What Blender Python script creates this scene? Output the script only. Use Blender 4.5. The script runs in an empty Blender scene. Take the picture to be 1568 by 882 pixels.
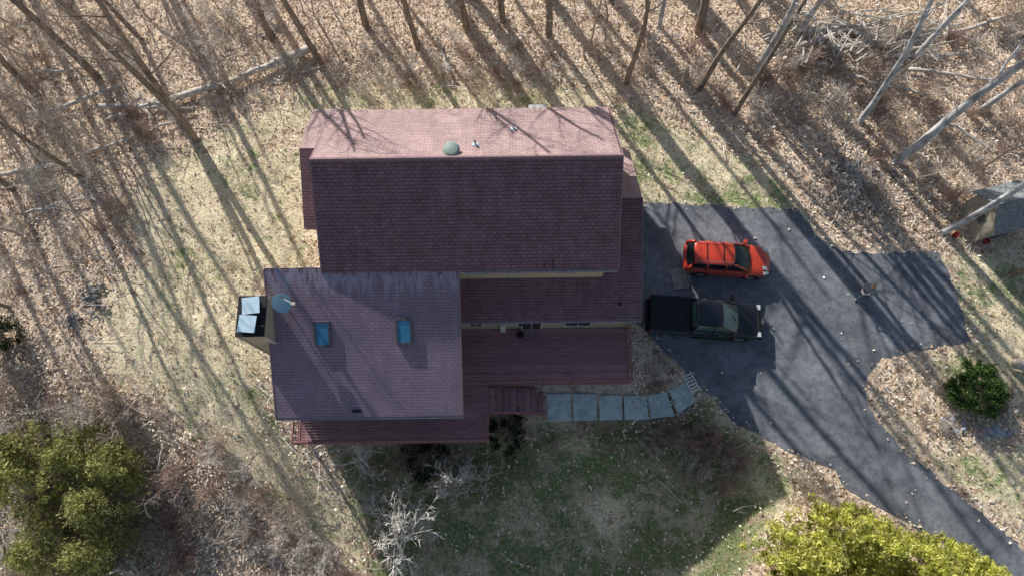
import bpy, bmesh, math, random
import numpy as np
from mathutils import Vector, Matrix, Euler
R=random.Random(7); NR=np.random.default_rng(11)
S=bpy.context.scene
TILT=math.radians(16); H=37.0; F=1060.0
ct,st=math.cos(TILT),math.sin(TILT)
def sm(t): 
    t=np.clip(t,0,1); return t*t*(3-2*t)
def T(x,y):
    """terrain height: level around the drive, falling away in front of the house"""
    return -3.1*sm((7.5-y)/13.0)*(1-sm((x-7.0)/8.0))
def G(px,py,z=None):
    """image pixel cast through the camera -> world metres, on the terrain or at a given height"""
    u=(px-784)/F; v=(441-py)/F
    d=(u, v*ct+st, v*st-ct)
    zz=0.0 if z is None else z
    for _ in range(1 if z is not None else 8):
        t=(H-zz)/(-d[2]); x,y=d[0]*t,d[1]*t
        if z is None: zz=float(T(x,y))
    return Vector((x,y,zz))
# ------------------------------------------------------------ materials
def newmat(name):
    m=bpy.data.materials.new(name); m.use_nodes=True
    nt=m.node_tree; b=nt.nodes['Principled BSDF']; return m,nt,b
def ramp(nt,fac,stops):
    r=nt.nodes.new('ShaderNodeValToRGB'); e=r.color_ramp.elements
    while len(e)<len(stops): e.new(0.5)
    for i,(p,c) in enumerate(stops):
        e[i].position=p; e[i].color=(*c,1) if len(c)==3 else c
    nt.links.new(fac,r.inputs[0]); return r.outputs[0]
def mixc(nt,f,a,b,mode='MIX'):
    m=nt.nodes.new('ShaderNodeMix'); m.data_type='RGBA'; m.blend_type=mode
    for i,s in ((0,f),(6,a),(7,b)):
        if hasattr(s,'is_linked'): nt.links.new(s,m.inputs[i])
        else: m.inputs[i].default_value=s if i==0 else (*s,1)
    return m.outputs[2]
def math_(nt,op,a,b):
    m=nt.nodes.new('ShaderNodeMath'); m.operation=op
    for i,s in ((0,a),(1,b)):
        if hasattr(s,'is_linked'): nt.links.new(s,m.inputs[i])
        else: m.inputs[i].default_value=s
    return m.outputs[0]
def objco(nt,scale=(1,1,1)):
    tc=nt.nodes.new('ShaderNodeTexCoord'); mp=nt.nodes.new('ShaderNodeMapping'); mp.inputs['Scale'].default_value=scale
    nt.links.new(tc.outputs['Object'],mp.inputs[0]); return mp.outputs[0]
def noise(nt,co,scale,detail=3,rough=.6):
    n=nt.nodes.new('ShaderNodeTexNoise'); n.inputs['Scale'].default_value=scale; n.inputs['Detail'].default_value=detail; n.inputs['Roughness'].default_value=rough
    if co is not None: nt.links.new(co,n.inputs['Vector'])
    return n.outputs[0]
def bump(nt,b,h,strength=.5,dist=.05):
    n=nt.nodes.new('ShaderNodeBump'); n.inputs['Strength'].default_value=strength; n.inputs['Distance'].default_value=dist
    nt.links.new(h,n.inputs['Height']); nt.links.new(n.outputs[0],b.inputs['Normal'])
def M(name,c1,c2=None,scale=5,rough=.8,metal=0,stretch=(1,1,1),bmp=0,spec=None,coat=0):
    m,nt,b=newmat(name); b.inputs['Roughness'].default_value=rough; b.inputs['Metallic'].default_value=metal
    if c2 is None: c2=tuple(x*.8 for x in c1)
    co=objco(nt,stretch); n=noise(nt,co,scale,2)
    nt.links.new(ramp(nt,n,[(.3,c1),(.7,c2)]),b.inputs['Base Color'])
    if bmp: bump(nt,b,n,bmp,.03)
    if coat: b.inputs['Coat Weight'].default_value=coat; b.inputs['Coat Roughness'].default_value=.05
    if spec is not None: b.inputs['Specular IOR Level'].default_value=spec
    return m
def Misl(name,stops,rough=.8,transl=0,cl=None):
    m,nt,b=newmat(name); b.inputs['Roughness'].default_value=rough; b.inputs['Specular IOR Level'].default_value=.2
    g=nt.nodes.new('ShaderNodeNewGeometry'); c=ramp(nt,g.outputs['Random Per Island'],stops)
    if cl:
        n=noise(nt,objco(nt),cl,1); c=mixc(nt,1.0,c,ramp(nt,n,[(.35,(.45,.45,.45)),(.65,(1.25,1.25,1.25))]),'MULTIPLY')
    nt.links.new(c,b.inputs['Base Color'])
    if transl:
        t=nt.nodes.new('ShaderNodeBsdfTranslucent'); nt.links.new(c,t.inputs[0])
        mx=nt.nodes.new('ShaderNodeMixShader'); mx.inputs[0].default_value=transl
        nt.links.new(b.outputs[0],mx.inputs[1]); nt.links.new(t.outputs[0],mx.inputs[2])
        nt.links.new(mx.outputs[0],nt.nodes['Material Output'].inputs[0])
    return m
def ground_mat():
    m,nt,b=newmat('ground_litter'); b.inputs['Roughness'].default_value=.95; b.inputs['Specular IOR Level'].default_value=.1
    co=objco(nt)
    at=nt.nodes.new('ShaderNodeAttribute'); at.attribute_name='mask'
    sp=nt.nodes.new('ShaderNodeSeparateColor'); nt.links.new(at.outputs['Color'],sp.inputs[0])
    n1=noise(nt,co,.35,3); n2=noise(nt,co,1.6,4,.72); n3=noise(nt,co,8,3,.78)
    vo=nt.nodes.new('ShaderNodeTexVoronoi'); vo.inputs['Scale'].default_value=7.5; nt.links.new(co,vo.inputs['Vector'])
    leafc=ramp(nt,n3,[(.28,(.30,.21,.145)),(.42,(.68,.52,.38)),(.54,(.92,.77,.61)),(.7,(1,.93,.82))])
    vr=nt.nodes.new('ShaderNodeSeparateColor'); nt.links.new(vo.outputs['Color'],vr.inputs[0])
    cell=ramp(nt,vr.outputs[0],[(.0,(.38,.26,.17)),(.25,(.78,.59,.43)),(.7,(.95,.79,.63)),(1,(1,.94,.85))])
    leaf=mixc(nt,.45,leafc,cell)
    leaf=mixc(nt,1.0,leaf,ramp(nt,n2,[(.34,(.5,.43,.38)),(.52,(1.0,.98,.96))]),'MULTIPLY')
    dry=ramp(nt,n3,[(.3,(.50,.40,.23)),(.48,(.86,.74,.50)),(.66,(1,.9,.68))])
    grn=ramp(nt,n3,[(.3,(.13,.16,.065)),(.5,(.28,.34,.15)),(.7,(.54,.55,.31))])
    gf=math_(nt,'ADD',sp.outputs[1],math_(nt,'MULTIPLY',math_(nt,'SUBTRACT',n1,.5),3.0))
    gf=math_(nt,'ADD',gf,math_(nt,'MULTIPLY',math_(nt,'SUBTRACT',n2,.5),2.6))
    gfr=ramp(nt,gf,[(.25,(0,0,0)),(.85,(1,1,1))])
    grass=mixc(nt,gfr,dry,grn)
    mf=math_(nt,'ADD',sp.outputs[0],math_(nt,'MULTIPLY',math_(nt,'SUBTRACT',n2,.5),3.0))
    mf=math_(nt,'ADD',mf,math_(nt,'MULTIPLY',math_(nt,'SUBTRACT',n3,.5),1.4))
    mfr=ramp(nt,mf,[(.35,(0,0,0)),(.75,(1,1,1))])
    c=mixc(nt,mfr,leaf,grass)
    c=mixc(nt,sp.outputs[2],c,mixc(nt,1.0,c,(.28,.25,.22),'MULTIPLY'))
    nt.links.new(c,b.inputs['Base Color'])
    hh=math_(nt,'ADD',n3,math_(nt,'MULTIPLY',vr.outputs[1],.25))
    bump(nt,b,hh,.55,.14)
    return m
def asphalt_mat():
    m,nt,b=newmat('asphalt'); b.inputs['Roughness'].default_value=.8; b.inputs['Specular IOR Level'].default_value=.3
    co=objco(nt); a=noise(nt,co,.4,3); f=noise(nt,co,30,2,.8); g=noise(nt,co,2.2,4,.75)
    c=ramp(nt,a,[(.35,(.15,.162,.185)),(.65,(.26,.272,.298))])
    c=mixc(nt,1.0,c,ramp(nt,f,[(.3,(.72,.72,.72)),(.7,(1.22,1.22,1.22))]),'MULTIPLY')
    c=mixc(nt,1.0,c,ramp(nt,g,[(.35,(.66,.67,.70)),(.6,(1.1,1.1,1.1))]),'MULTIPLY')
    vo=nt.nodes.new('ShaderNodeTexVoronoi'); vo.feature='DISTANCE_TO_EDGE'; vo.inputs['Scale'].default_value=.33
    wv=nt.nodes.new('ShaderNodeVectorMath'); wv.operation='ADD'
    nn=nt.nodes.new('ShaderNodeTexNoise'); nn.inputs['Scale'].default_value=1.2; nn.inputs['Detail'].default_value=3; nt.links.new(co,nn.inputs['Vector'])
    nt.links.new(co,wv.inputs[0]); nt.links.new(nn.outputs[1],wv.inputs[1]); nt.links.new(wv.outputs[0],vo.inputs['Vector'])
    cr=ramp(nt,vo.outputs[0],[(.0,(1,1,1)),(.008,(0,0,0))])
    c=mixc(nt,math_(nt,'MULTIPLY',cr,.4),c,(.05,.05,.052))
    nt.links.new(c,b.inputs['Base Color']); bump(nt,b,f,.4,.01); return m
def shingle_mat(name,c1,c2,mortar,stain=False):
    m,nt,b=newmat(name); b.inputs['Roughness'].default_value=.75; b.inputs['Specular IOR Level'].default_value=.3
    co=objco(nt)
    br=nt.nodes.new('ShaderNodeTexBrick'); br.inputs['Scale'].default_value=1.0
    br.inputs['Brick Width'].default_value=.30; br.inputs['Row Height'].default_value=.135; br.inputs['Mortar Size'].default_value=.014
    br.inputs['Color1'].default_value=(*c1,1); br.inputs['Color2'].default_value=(*c2,1); br.inputs['Mortar'].default_value=(*mortar,1); br.inputs['Bias'].default_value=-.1
    nt.links.new(co,br.inputs['Vector'])
    n=noise(nt,co,.8,4,.65); s=noise(nt,objco(nt,(3,.5,.5)),1.4,4); f=noise(nt,co,22,2,.8); st_=noise(nt,objco(nt,(2.5,.25,1)),1.1,4,.7)
    c=mixc(nt,1.0,br.outputs[0],ramp(nt,n,[(.3,(.82,.82,.82)),(.7,(1.16,1.14,1.15))]),'MULTIPLY')
    c=mixc(nt,1.0,c,ramp(nt,f,[(.3,(.78,.78,.78)),(.7,(1.22,1.22,1.22))]),'MULTIPLY')
    c=mixc(nt,1.0,c,ramp(nt,st_,[(.35,(.88,.88,.9)),(.65,(1.12,1.1,1.12))]),'MULTIPLY')
    if stain:
        sx=nt.nodes.new('ShaderNodeSeparateXYZ'); nt.links.new(co,sx.inputs[0])
        band=ramp(nt,math_(nt,'ADD',math_(nt,'MULTIPLY',sx.outputs[1],-.25),math_(nt,'MULTIPLY',math_(nt,'SUBTRACT',s,.5),1.1)),
                  [(.0,(0,0,0)),(.06,(1,1,1)),(.3,(.25,.25,.25)),(.9,(.3,.3,.3))])
        c=mixc(nt,math_(nt,'MULTIPLY',band,.75),c,(.42,.40,.52))
    nt.links.new(c,b.inputs['Base Color']); bump(nt,b,br.outputs[1],-.5,.02); return m
mGround=ground_mat(); mAsph=asphalt_mat()
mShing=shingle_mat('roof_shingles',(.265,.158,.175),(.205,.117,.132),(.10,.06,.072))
mShingBack=shingle_mat('roof_shingles_sunlit',(.49,.365,.355),(.42,.295,.287),(.27,.18,.175))  # lighter copy of the shingles: sun on the back slopes put into the colour
mShingW=shingle_mat('roof_shingles_weathered',(.30,.20,.235),(.235,.15,.18),(.12,.08,.1),True)
mCap=M('ridge_cap',(.32,.2,.22),(.24,.15,.17),8)
mSiding=M('beige_siding',(.50,.44,.33),(.42,.37,.28),3,.7,stretch=(.3,.3,8))
mGutter=M('gutter_metal',(.34,.32,.35),(.22,.2,.23),3,.5)
mTrimW=M('window_trim',(.6,.57,.52),(.5,.47,.43),3,.5)
def deckmat():
    m,nt,b=newmat('deck_stain'); b.inputs['Roughness'].default_value=.6
    g=nt.nodes.new('ShaderNodeNewGeometry'); c=ramp(nt,g.outputs['Random Per Island'],[(0,(.36,.18,.20)),(1,(.50,.26,.28))])
    n=noise(nt,objco(nt,(1,8,8)),1.5,4,.7); c=mixc(nt,1.0,c,ramp(nt,n,[(.3,(.72,.72,.72)),(.7,(1.15,1.15,1.15))]),'MULTIPLY')
    nt.links.new(c,b.inputs['Base Color']); return m
mDeck=deckmat()
mRail=M('rail_stain',(.36,.16,.165),(.26,.11,.115),4)
mGlass=M('window_glass',(.015,.02,.025),(.01,.015,.02),2,.08,spec=.6)
mSky=M('skylight_glass',(.07,.30,.48),(.05,.2,.36),2,.15,spec=.8)
mSkyF=M('skylight_frame',(.11,.11,.13),(.07,.07,.085),2,.5)
mWhite=M('white_paint',(.75,.75,.73),(.65,.65,.64),3,.5)
mMetal=M('galvanised_metal',(.6,.78,.9),(.5,.68,.8),3,.35,metal=.1)
mDish=M('dish_grey',(.38,.62,.76),(.3,.5,.64),3,.5)
mStoneW=M('walkway_stone',(.54,.63,.64),(.32,.39,.40),2.5,.8,bmp=.3)
mRock=M('rock',(.40,.37,.35),(.12,.11,.10),4,.9,bmp=.6)
mBark=M('bark_brown',(.40,.32,.26),(.14,.11,.085),6,.95,stretch=(1,1,.25),bmp=.6)
mBarkW=M('bark_grey',(.72,.73,.75),(.26,.26,.26),3.2,.9,stretch=(1,1,.5),bmp=.4)
mTwig=M('twig_bark',(.60,.50,.42),(.34,.27,.22),3,.9)
mTwigR=M('twig_reddish',(.52,.37,.31),(.32,.215,.175),3,.9)
mTwigP=M('twig_pale',(.86,.82,.77),(.62,.57,.51),3,.9)
mLog=M('weathered_log',(.80,.75,.68),(.40,.35,.30),4,.9,bmp=.5)
mBlack=M('black_plastic',(.015,.015,.016),(.02,.02,.02),3,.5,spec=.3)
mTyre=M('tyre_rubber',(.02,.02,.02),(.03,.03,.03),8,.85)
mRim=M('alloy_rim',(.5,.5,.52),(.4,.4,.42),3,.3,metal=.8)
mRedP=M('red_car_paint',(.68,.07,.03),(.62,.058,.025),1,.3,coat=.9)
mBlkP=M('black_car_paint',(.008,.009,.014),(.01,.011,.017),1,.22,coat=.8,spec=.5)
mTon=M('tonneau_vinyl',(.014,.017,.022),(.02,.023,.029),5,.6,spec=.25)
mLamp=M('headlamp',(.7,.72,.75),(.6,.62,.65),3,.1)
mTail=M('taillamp',(.4,.01,.01),(.3,.01,.01),3,.2)
# ------------------------------------------------------------ mesh helpers
def link(o,parent=None):
    S.collection.objects.link(o)
    if parent: o.parent=parent
    return o
def empty(name,loc=(0,0,0),rz=0):
    e=bpy.data.objects.new(name,None); e.location=loc; e.rotation_euler=(0,0,rz); e.empty_display_size=.3
    return link(e)
class MB:
    def __init__(s): s.v=[]; s.f=[]; s.mi=[]; s.n=0
    def add(s,v,f,mi=0):
        s.v.extend([tuple(p) for p in v]); n=s.n; s.f.extend([tuple([i+n for i in q]) for q in f]); s.mi.extend([mi]*len(f)); s.n+=len(v)
    def box(s,c,d,rot=None,mi=0):
        x,y,z=d[0]/2,d[1]/2,d[2]/2
        vs=[Vector(p) for p in ((-x,-y,-z),(x,-y,-z),(x,y,-z),(-x,y,-z),(-x,-y,z),(x,-y,z),(x,y,z),(-x,y,z))]
        if rot is not None: vs=[rot@p for p in vs]
        c=Vector(c); s.add([p+c for p in vs],[(0,3,2,1),(4,5,6,7),(0,1,5,4),(1,2,6,5),(2,3,7,6),(3,0,4,7)],mi)
    def tube(s,pts,rad,n=6,mi=0,cap=True):
        pts=[Vector(p) for p in pts]; vs=[]; k=len(pts)
        ref=Vector((.13,.31,.94)); CS=[(math.cos(2*math.pi*j/n),math.sin(2*math.pi*j/n)) for j in range(n)]
        for i,p in enumerate(pts):
            d=(pts[min(i+1,k-1)]-pts[max(i-1,0)])
            if d.length<1e-6: d=Vector((0,0,1))
            d.normalize(); a=d.cross(ref if abs(d.dot(ref))<.95 else Vector((1,0,0))); a.normalize(); b=d.cross(a); r=rad[i]
            for c_,s_ in CS: vs.append(p+a*(c_*r)+b*(s_*r))
        fs=[(i*n+j,i*n+(j+1)%n,(i+1)*n+(j+1)%n,(i+1)*n+j) for i in range(k-1) for j in range(n)]
        if cap and n>3: fs.append(tuple(range(n-1,-1,-1))); fs.append(tuple((k-1)*n+j for j in range(n)))
        s.add(vs,fs,mi)
    def prism(s,poly,a,b,axis='x',mi=0):
        n=len(poly); vs=[]
        for t in (a,b):
            for p,q in poly: vs.append((t,p,q) if axis=='x' else ((p,t,q) if axis=='y' else (p,q,t)))
        fs=[tuple(range(n)),tuple(range(2*n-1,n-1,-1))]+[(i,i+n,(i+1)%n+n,(i+1)%n) for i in range(n)]
        s.add(vs,fs,mi)
    def obj(s,name,mats,parent=None,off=(0,0,0),smooth=False,bevel=0,subsurf=0,recalc=True):
        me=bpy.data.meshes.new(name); o_=Vector(off)
        me.from_pydata([(p[0]-o_.x,p[1]-o_.y,p[2]-o_.z) for p in s.v],[],s.f)
        if not isinstance(mats,(list,tuple)): mats=[mats]
        for m in mats: me.materials.append(m)
        if len(mats)>1: me.polygons.foreach_set('material_index',s.mi)
        if recalc:
            bm=bmesh.new(); bm.from_mesh(me); bmesh.ops.recalc_face_normals(bm,faces=bm.faces); bm.to_mesh(me); bm.free()
        if smooth: me.polygons.foreach_set('use_smooth',[True]*len(me.polygons))
        me.update()
        ob=bpy.data.objects.new(name,me); link(ob,parent)
        if bevel:
            bv=ob.modifiers.new('b','BEVEL'); bv.width=bevel; bv.segments=3; bv.limit_method='ANGLE'
        if subsurf:
            ss=ob.modifiers.new('s','SUBSURF'); ss.levels=subsurf; ss.render_levels=subsurf
        return ob
def quads_mesh(name,C,A,B,mat,parent=None):
    n=len(C); V=np.stack([C-A-B*.6,C+A-B,C+A*.9+B,C-A+B*.7],1).reshape(-1,3)
    me=bpy.data.meshes.new(name); me.vertices.add(4*n); me.vertices.foreach_set('co',V.astype(np.float32).ravel())
    me.loops.add(4*n); me.loops.foreach_set('vertex_index',np.arange(4*n,dtype=np.int32))
    me.polygons.add(n); me.polygons.foreach_set('loop_start',np.arange(0,4*n,4,dtype=np.int32)); me.polygons.foreach_set('loop_total',np.full(n,4,dtype=np.int32))
    me.update(calc_edges=True); me.materials.append(mat)
    o=bpy.data.objects.new(name,me); return link(o,parent)
def inpoly(X,Y,P):
    P=np.array(P); ins=np.zeros(X.shape,bool); n=len(P); D=np.full(X.shape,1e9)
    for i in range(n):
        x1,y1=P[i]; x2,y2=P[(i+1)%n]
        c=((y1>Y)!=(y2>Y)); xi=(x2-x1)*(Y-y1)/(y2-y1+1e-12)+x1
        ins^=c&(X<xi)
        L=(x2-x1)**2+(y2-y1)**2+1e-9; t=np.clip(((X-x1)*(x2-x1)+(Y-y1)*(y2-y1))/L,0,1)
        D=np.minimum(D,np.hypot(X-x1-t*(x2-x1),Y-y1-t*(y2-y1)))
    return np.where(ins,D,-D)
def gp(pts): return [tuple(G(a,b)[:2]) for a,b in pts]
# ------------------------------------------------------------ person (evaluated first, while the scene is small)
def skinned(name,verts,edges,radii,root,mats,matfn,parent,sub=1):
    me=bpy.data.meshes.new(name); me.from_pydata(verts,edges,[]); o=bpy.data.objects.new(name,me); link(o)
    o.modifiers.new('skin','SKIN')
    for i,r in enumerate(radii): me.skin_vertices[0].data[i].radius=(r if isinstance(r,tuple) else (r,r)); me.skin_vertices[0].data[i].use_root=(i==root)
    s_=o.modifiers.new('sub','SUBSURF'); s_.levels=sub; s_.render_levels=sub
    dg=bpy.context.evaluated_depsgraph_get(); dg.update(); m2=bpy.data.meshes.new_from_object(o.evaluated_get(dg)); bpy.data.objects.remove(o)
    m2.materials.clear()
    for m in mats: m2.materials.append(m)
    for pl in m2.polygons: pl.material_index=matfn(pl.center); pl.use_smooth=True
    return link(bpy.data.objects.new(name,m2),parent)
mJkt=M('jacket_cloth',(.36,.37,.40),(.22,.225,.25),9,.9); mJean=M('trouser_cloth',(.17,.18,.21),(.11,.115,.14),9,.9); mSkin=M('skin',(.6,.38,.28),(.55,.34,.25),4,.6); mHair=M('hair',(.5,.33,.13),(.34,.21,.08),20,.7); mShoe=M('shoe',(.5,.45,.36),(.35,.3,.24),6,.8)
pf=G(1315,452); per=empty('person_standing',pf+Vector((0,0,.02)),math.radians(205)); per.scale=(1.04,1.04,1.04)
bv=[(0,0,.95),(0,.0,1.12),(.01,0,1.32),(.02,0,1.46),(.04,0,1.53),(0,.1,.90),(.22,.12,.50),(.24,.13,.09),(.42,.14,.045),(0,-.1,.90),(-.08,-.12,.49),(-.34,-.13,.12),(-.19,-.14,.045),
 (.01,.19,1.42),(.02,.31,1.16),(.26,.17,1.08),(.01,-.19,1.42),(.02,-.31,1.16),(.26,-.17,1.08)]
be=[(0,1),(1,2),(2,3),(3,4),(0,5),(5,6),(6,7),(7,8),(0,9),(9,10),(10,11),(11,12),(2,13),(13,14),(14,15),(2,16),(16,17),(17,18)]
br_=[(.15,.12),(.145,.11),(.175,.12),(.09,.08),(.055,.055),.095,.068,.052,.045,.095,.068,.052,.045,.078,.06,.038,.078,.06,.038]
def mf(c):
    if c.z<.11: return 2
    if c.z<.93: return 1
    if c.z>1.49 and abs(c.y)<.1: return 3
    return 0
skinned('body',bv,be,br_,0,[mJkt,mJean,mShoe,mSkin],mf,per,2)
for s_ in (-1,1):
    vs=[(.26,s_*.16,1.08),(.32,s_*.135,1.08)]; es=[(0,1)]; rr=[.026,.03]
    for k,(dy,l) in enumerate(((.03,.075),(.01,.085),(-.01,.08),(-.03,.062))):
        base=len(vs); vs+=[(.345,s_*(.13+dy),1.08),(.345+l*.5,s_*(.12+dy),1.09),(.345+l*.7,s_*(.105+dy),1.065)]; es+=[(1,base),(base,base+1),(base+1,base+2)]; rr+=[.011,.009,.008]
    base=len(vs); vs+=[(.31,s_*.105,1.10),(.35,s_*.09,1.115)]; es+=[(1,base),(base,base+1)]; rr+=[.012,.009]
    skinned('hand_left' if s_>0 else 'hand_right',vs,es,rr,0,[mSkin],lambda c:0,per,1)
b=MB(); b.box((.39,0,1.1),(.11,.2,.035)); b.obj('remote_controller',mWhite,per,bevel=.01)
bm=bmesh.new(); bmesh.ops.create_uvsphere(bm,u_segments=24,v_segments=16,radius=.1)
for v in bm.verts:
    x_,y_,z_=v.co; v.co=Vector((x_*1.02,y_*.8*(1-.18*max(0,-z_/.1)),z_*1.2+(0)))
    if x_>.07 and abs(y_)<.022 and -.04<z_<.015: v.co.x+=.022
    v.co+=Vector((.06,0,1.65))
me=bpy.data.meshes.new('head'); bm.to_mesh(me); bm.free(); me.materials.append(mSkin); me.polygons.foreach_set('use_smooth',[True]*len(me.polygons)); link(bpy.data.objects.new('head',me),per)
b=MB(); 
for s_ in (-1,1): b.box((.148,s_*.033,1.66),(.012,.022,.01),mi=0); b.box((.05,s_*.083,1.645),(.03,.014,.055),mi=1)
b.box((.147,0,1.595),(.012,.045,.01),mi=2); b.obj('face_features',[mBlack,mSkin,mTail],per,bevel=.003)
bm=bmesh.new(); bmesh.ops.create_uvsphere(bm,u_segments=28,v_segments=18,radius=.118)
bmesh.ops.delete(bm,geom=[v for v in bm.verts if (v.co.x>.045 and v.co.z<.045) or v.co.z<-.1],context='VERTS')
for v in bm.verts:
    k=1+.05*math.sin(v.co.y*160)*math.sin(v.co.x*90); v.co=Vector((v.co.x*1.05*k,v.co.y*.95*k,v.co.z*1.25))+Vector((.043,0,1.665))
me=bpy.data.meshes.new('hair'); bm.to_mesh(me); bm.free(); me.materials.append(mHair); link(bpy.data.objects.new('hair',me),per)
# ------------------------------------------------------------ layout outlines
DRIVE=gp([(950,306),(985,310),(1080,314),(1160,319),(1224,320),(1236,336),(1246,360),(1268,374),(1292,387),(1370,388),(1436,386),(1450,410),(1464,450),(1474,488),(1487,520),(1440,530),(1400,536),(1352,548),(1331,566),(1324,592),(1330,622),(1350,654),(1385,690),(1440,735),(1500,785),(1568,842),(1680,930),(1800,1010),(1700,1090),(1600,985),(1510,882),(1470,850),(1430,822),(1385,798),(1330,768),(1292,742),(1278,718),(1240,700),(1205,690),(1172,672),(1130,650),(1098,615),(1076,596),(1040,560),(1010,530),(985,498),(950,480)])
LAWNS=[ (gp([(230,235),(300,215),(470,225),(480,420),(410,420),(420,640),(455,690),(560,780),(570,900),(440,800),(330,690),(240,620),(150,560),(140,470),(210,400),(185,300)]),.08),
 (gp([(925,150),(985,160),(1080,200),(1150,235),(1215,280),(1230,322),(1270,370),(1295,390),(990,325),(950,300)]),.38),
 (gp([(500,680),(740,670),(830,640),(1040,640),(1080,600),(1170,680),(1230,730),(1200,800),(1140,900),(1160,1000),(500,1000),(560,860)]),.8),
 (gp([(1440,385),(1580,370),(1700,560),(1750,900),(1640,880),(1440,720),(1360,650),(1340,610),(1400,560),(1490,520)]),.38),
 (gp([(330,195),(480,130),(930,120),(940,165),(470,200),(300,260)]),.15)]
LEAFISL=gp([(1330,600),(1350,560),(1400,560),(1480,580),(1568,590),(1568,690),(1440,690),(1390,660)])
HOUSE=[(-11.5,3),(6.3,3),(6.3,18),(-10,18),(-10,10),(-11.5,10)]
# ------------------------------------------------------------ ground
xs=np.concatenate([[-600,-300,-150,-80,-55],np.arange(-42,42.01,.4),[55,80,150,300,600]])
ys=np.concatenate([[-600,-300,-150,-80,-40],np.arange(-12,40.01,.4),[55,80,150,300,600]])
X,Y=np.meshgrid(xs,ys); 
dr=inpoly(X,Y,DRIVE); ho=inpoly(X,Y,HOUSE)
und=.07*np.sin(X*1.3+np.sin(Y*.9)*2)*np.sin(Y*1.1+np.cos(X*.7)*2)+.05*np.sin(X*3.1+Y*2.3)*np.sin(Y*2.7-X*1.9)
und=(und-.1)*sm((-dr-.2)/2.0)*sm((-ho-.1)/1.5)
Z=T(X,Y)+und-.012
ny,nx=X.shape
V=np.stack([X,Y,Z],-1).reshape(-1,3)
idx=np.arange(nx*ny).reshape(ny,nx)
Q=np.stack([idx[:-1,:-1],idx[:-1,1:],idx[1:,1:],idx[1:,:-1]],-1).reshape(-1,4)
me=bpy.data.meshes.new('ground'); me.from_pydata(V.tolist(),[],Q.tolist())
gm=np.zeros(X.shape); gg=np.zeros(X.shape)
for P,g in LAWNS:
    d=sm((inpoly(X,Y,P)+1.3)/2.6); gm=np.maximum(gm,d); gg=np.where(d>.3,np.maximum(gg,g*d),gg)
li=sm((inpoly(X,Y,LEAFISL)+.5)/1.0); gm=gm*(1-li*.85)
# thin, paler turf around the middle of the front lawn
pc=G(935,790); pale=np.exp(-((X-pc.x)**2+(Y-pc.y)**2)/2.2); gg=gg*(1-.9*pale)
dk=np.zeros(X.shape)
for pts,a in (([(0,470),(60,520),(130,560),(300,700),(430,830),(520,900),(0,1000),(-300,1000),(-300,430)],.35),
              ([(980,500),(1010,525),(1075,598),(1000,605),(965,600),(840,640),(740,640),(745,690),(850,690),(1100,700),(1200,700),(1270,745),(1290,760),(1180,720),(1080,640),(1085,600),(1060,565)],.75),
              ([(500,680),(740,660),(1040,660),(1180,760),(1130,900),(1150,1000),(560,1000),(560,860)],.42),  # front lawn: shade painted into the ground colour
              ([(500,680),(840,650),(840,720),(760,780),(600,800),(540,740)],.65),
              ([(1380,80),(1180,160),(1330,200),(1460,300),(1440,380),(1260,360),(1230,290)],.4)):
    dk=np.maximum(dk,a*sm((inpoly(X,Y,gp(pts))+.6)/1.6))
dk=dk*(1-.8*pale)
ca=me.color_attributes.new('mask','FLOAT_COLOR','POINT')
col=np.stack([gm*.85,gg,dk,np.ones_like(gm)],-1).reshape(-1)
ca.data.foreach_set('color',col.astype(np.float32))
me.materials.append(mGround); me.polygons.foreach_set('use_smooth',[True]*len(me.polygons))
link(bpy.data.objects.new('ground',me))
# ------------------------------------------------------------ driveway
def drape(name,poly,mat,dz,step=.7,jag=0,thick=0):
    pts=[]
    for i in range(len(poly)):
        a=Vector(poly[i]); b=Vector(poly[(i+1)%len(poly)]); k=max(1,int((b-a).length/.35)) if jag else 1
        for j in range(k):
            p=a.lerp(b,j/k)
            if jag: p=p+Vector((R.uniform(-1,1),R.uniform(-1,1)))*jag
            pts.append(p)
    bm=bmesh.new(); bm.faces.new([bm.verts.new((p.x,p.y,0)) for p in pts]); 
    bmesh.ops.triangulate(bm,faces=bm.faces[:])
    mnx=min(p.x for p in pts);mxx=max(p.x for p in pts);mny=min(p.y for p in pts);mxy=max(p.y for p in pts)
    for ax,lo,hi in ((0,mnx,mxx),(1,mny,mxy)):
        t=lo+step
        while t<hi:
            co=(t,0,0) if ax==0 else (0,t,0); no=(1,0,0) if ax==0 else (0,1,0)
            bmesh.ops.bisect_plane(bm,geom=bm.verts[:]+bm.edges[:]+bm.faces[:],plane_co=co,plane_no=no); t+=step
    for v in bm.verts: v.co.z=float(T(v.co.x,v.co.y))+dz
    bmesh.ops.recalc_face_normals(bm,faces=bm.faces)
    if sum(f.normal.z for f in bm.faces)<0: bmesh.ops.reverse_faces(bm,faces=bm.faces)
    if thick:
        r=bmesh.ops.extrude_face_region(bm,geom=bm.faces[:])
        for e in r['geom']:
            if isinstance(e,bmesh.types.BMVert): e.co.z+=thick
        bmesh.ops.recalc_face_normals(bm,faces=bm.faces)
    m=bpy.data.meshes.new(name); bm.to_mesh(m); bm.free(); m.materials.append(mat)
    return link(bpy.data.objects.new(name,m))
drape('driveway',DRIVE,mAsph,.02,.9,jag=.09)
wk=empty('stone_walkway')
for i,q in enumerate([[(836,603),(873,602),(875,644),(838,645)],[(877,602),(913,603),(914,643),(878,644)],[(917,605),(952,605),(953,643),(918,643)],[(955,606),(989,605),(993,642),(956,643)],[(992,605),(1020,600),(1033,637),(996,641)],[(1024,597),(1050,584),(1066,614),(1038,634)]]):
    o=drape('slab_%d'%(i+1),gp(q),mStoneW,.0,2,thick=.09); o.parent=wk
    bv_=o.modifiers.new('b','BEVEL'); bv_.width=.02; bv_.limit_method='ANGLE'
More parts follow.
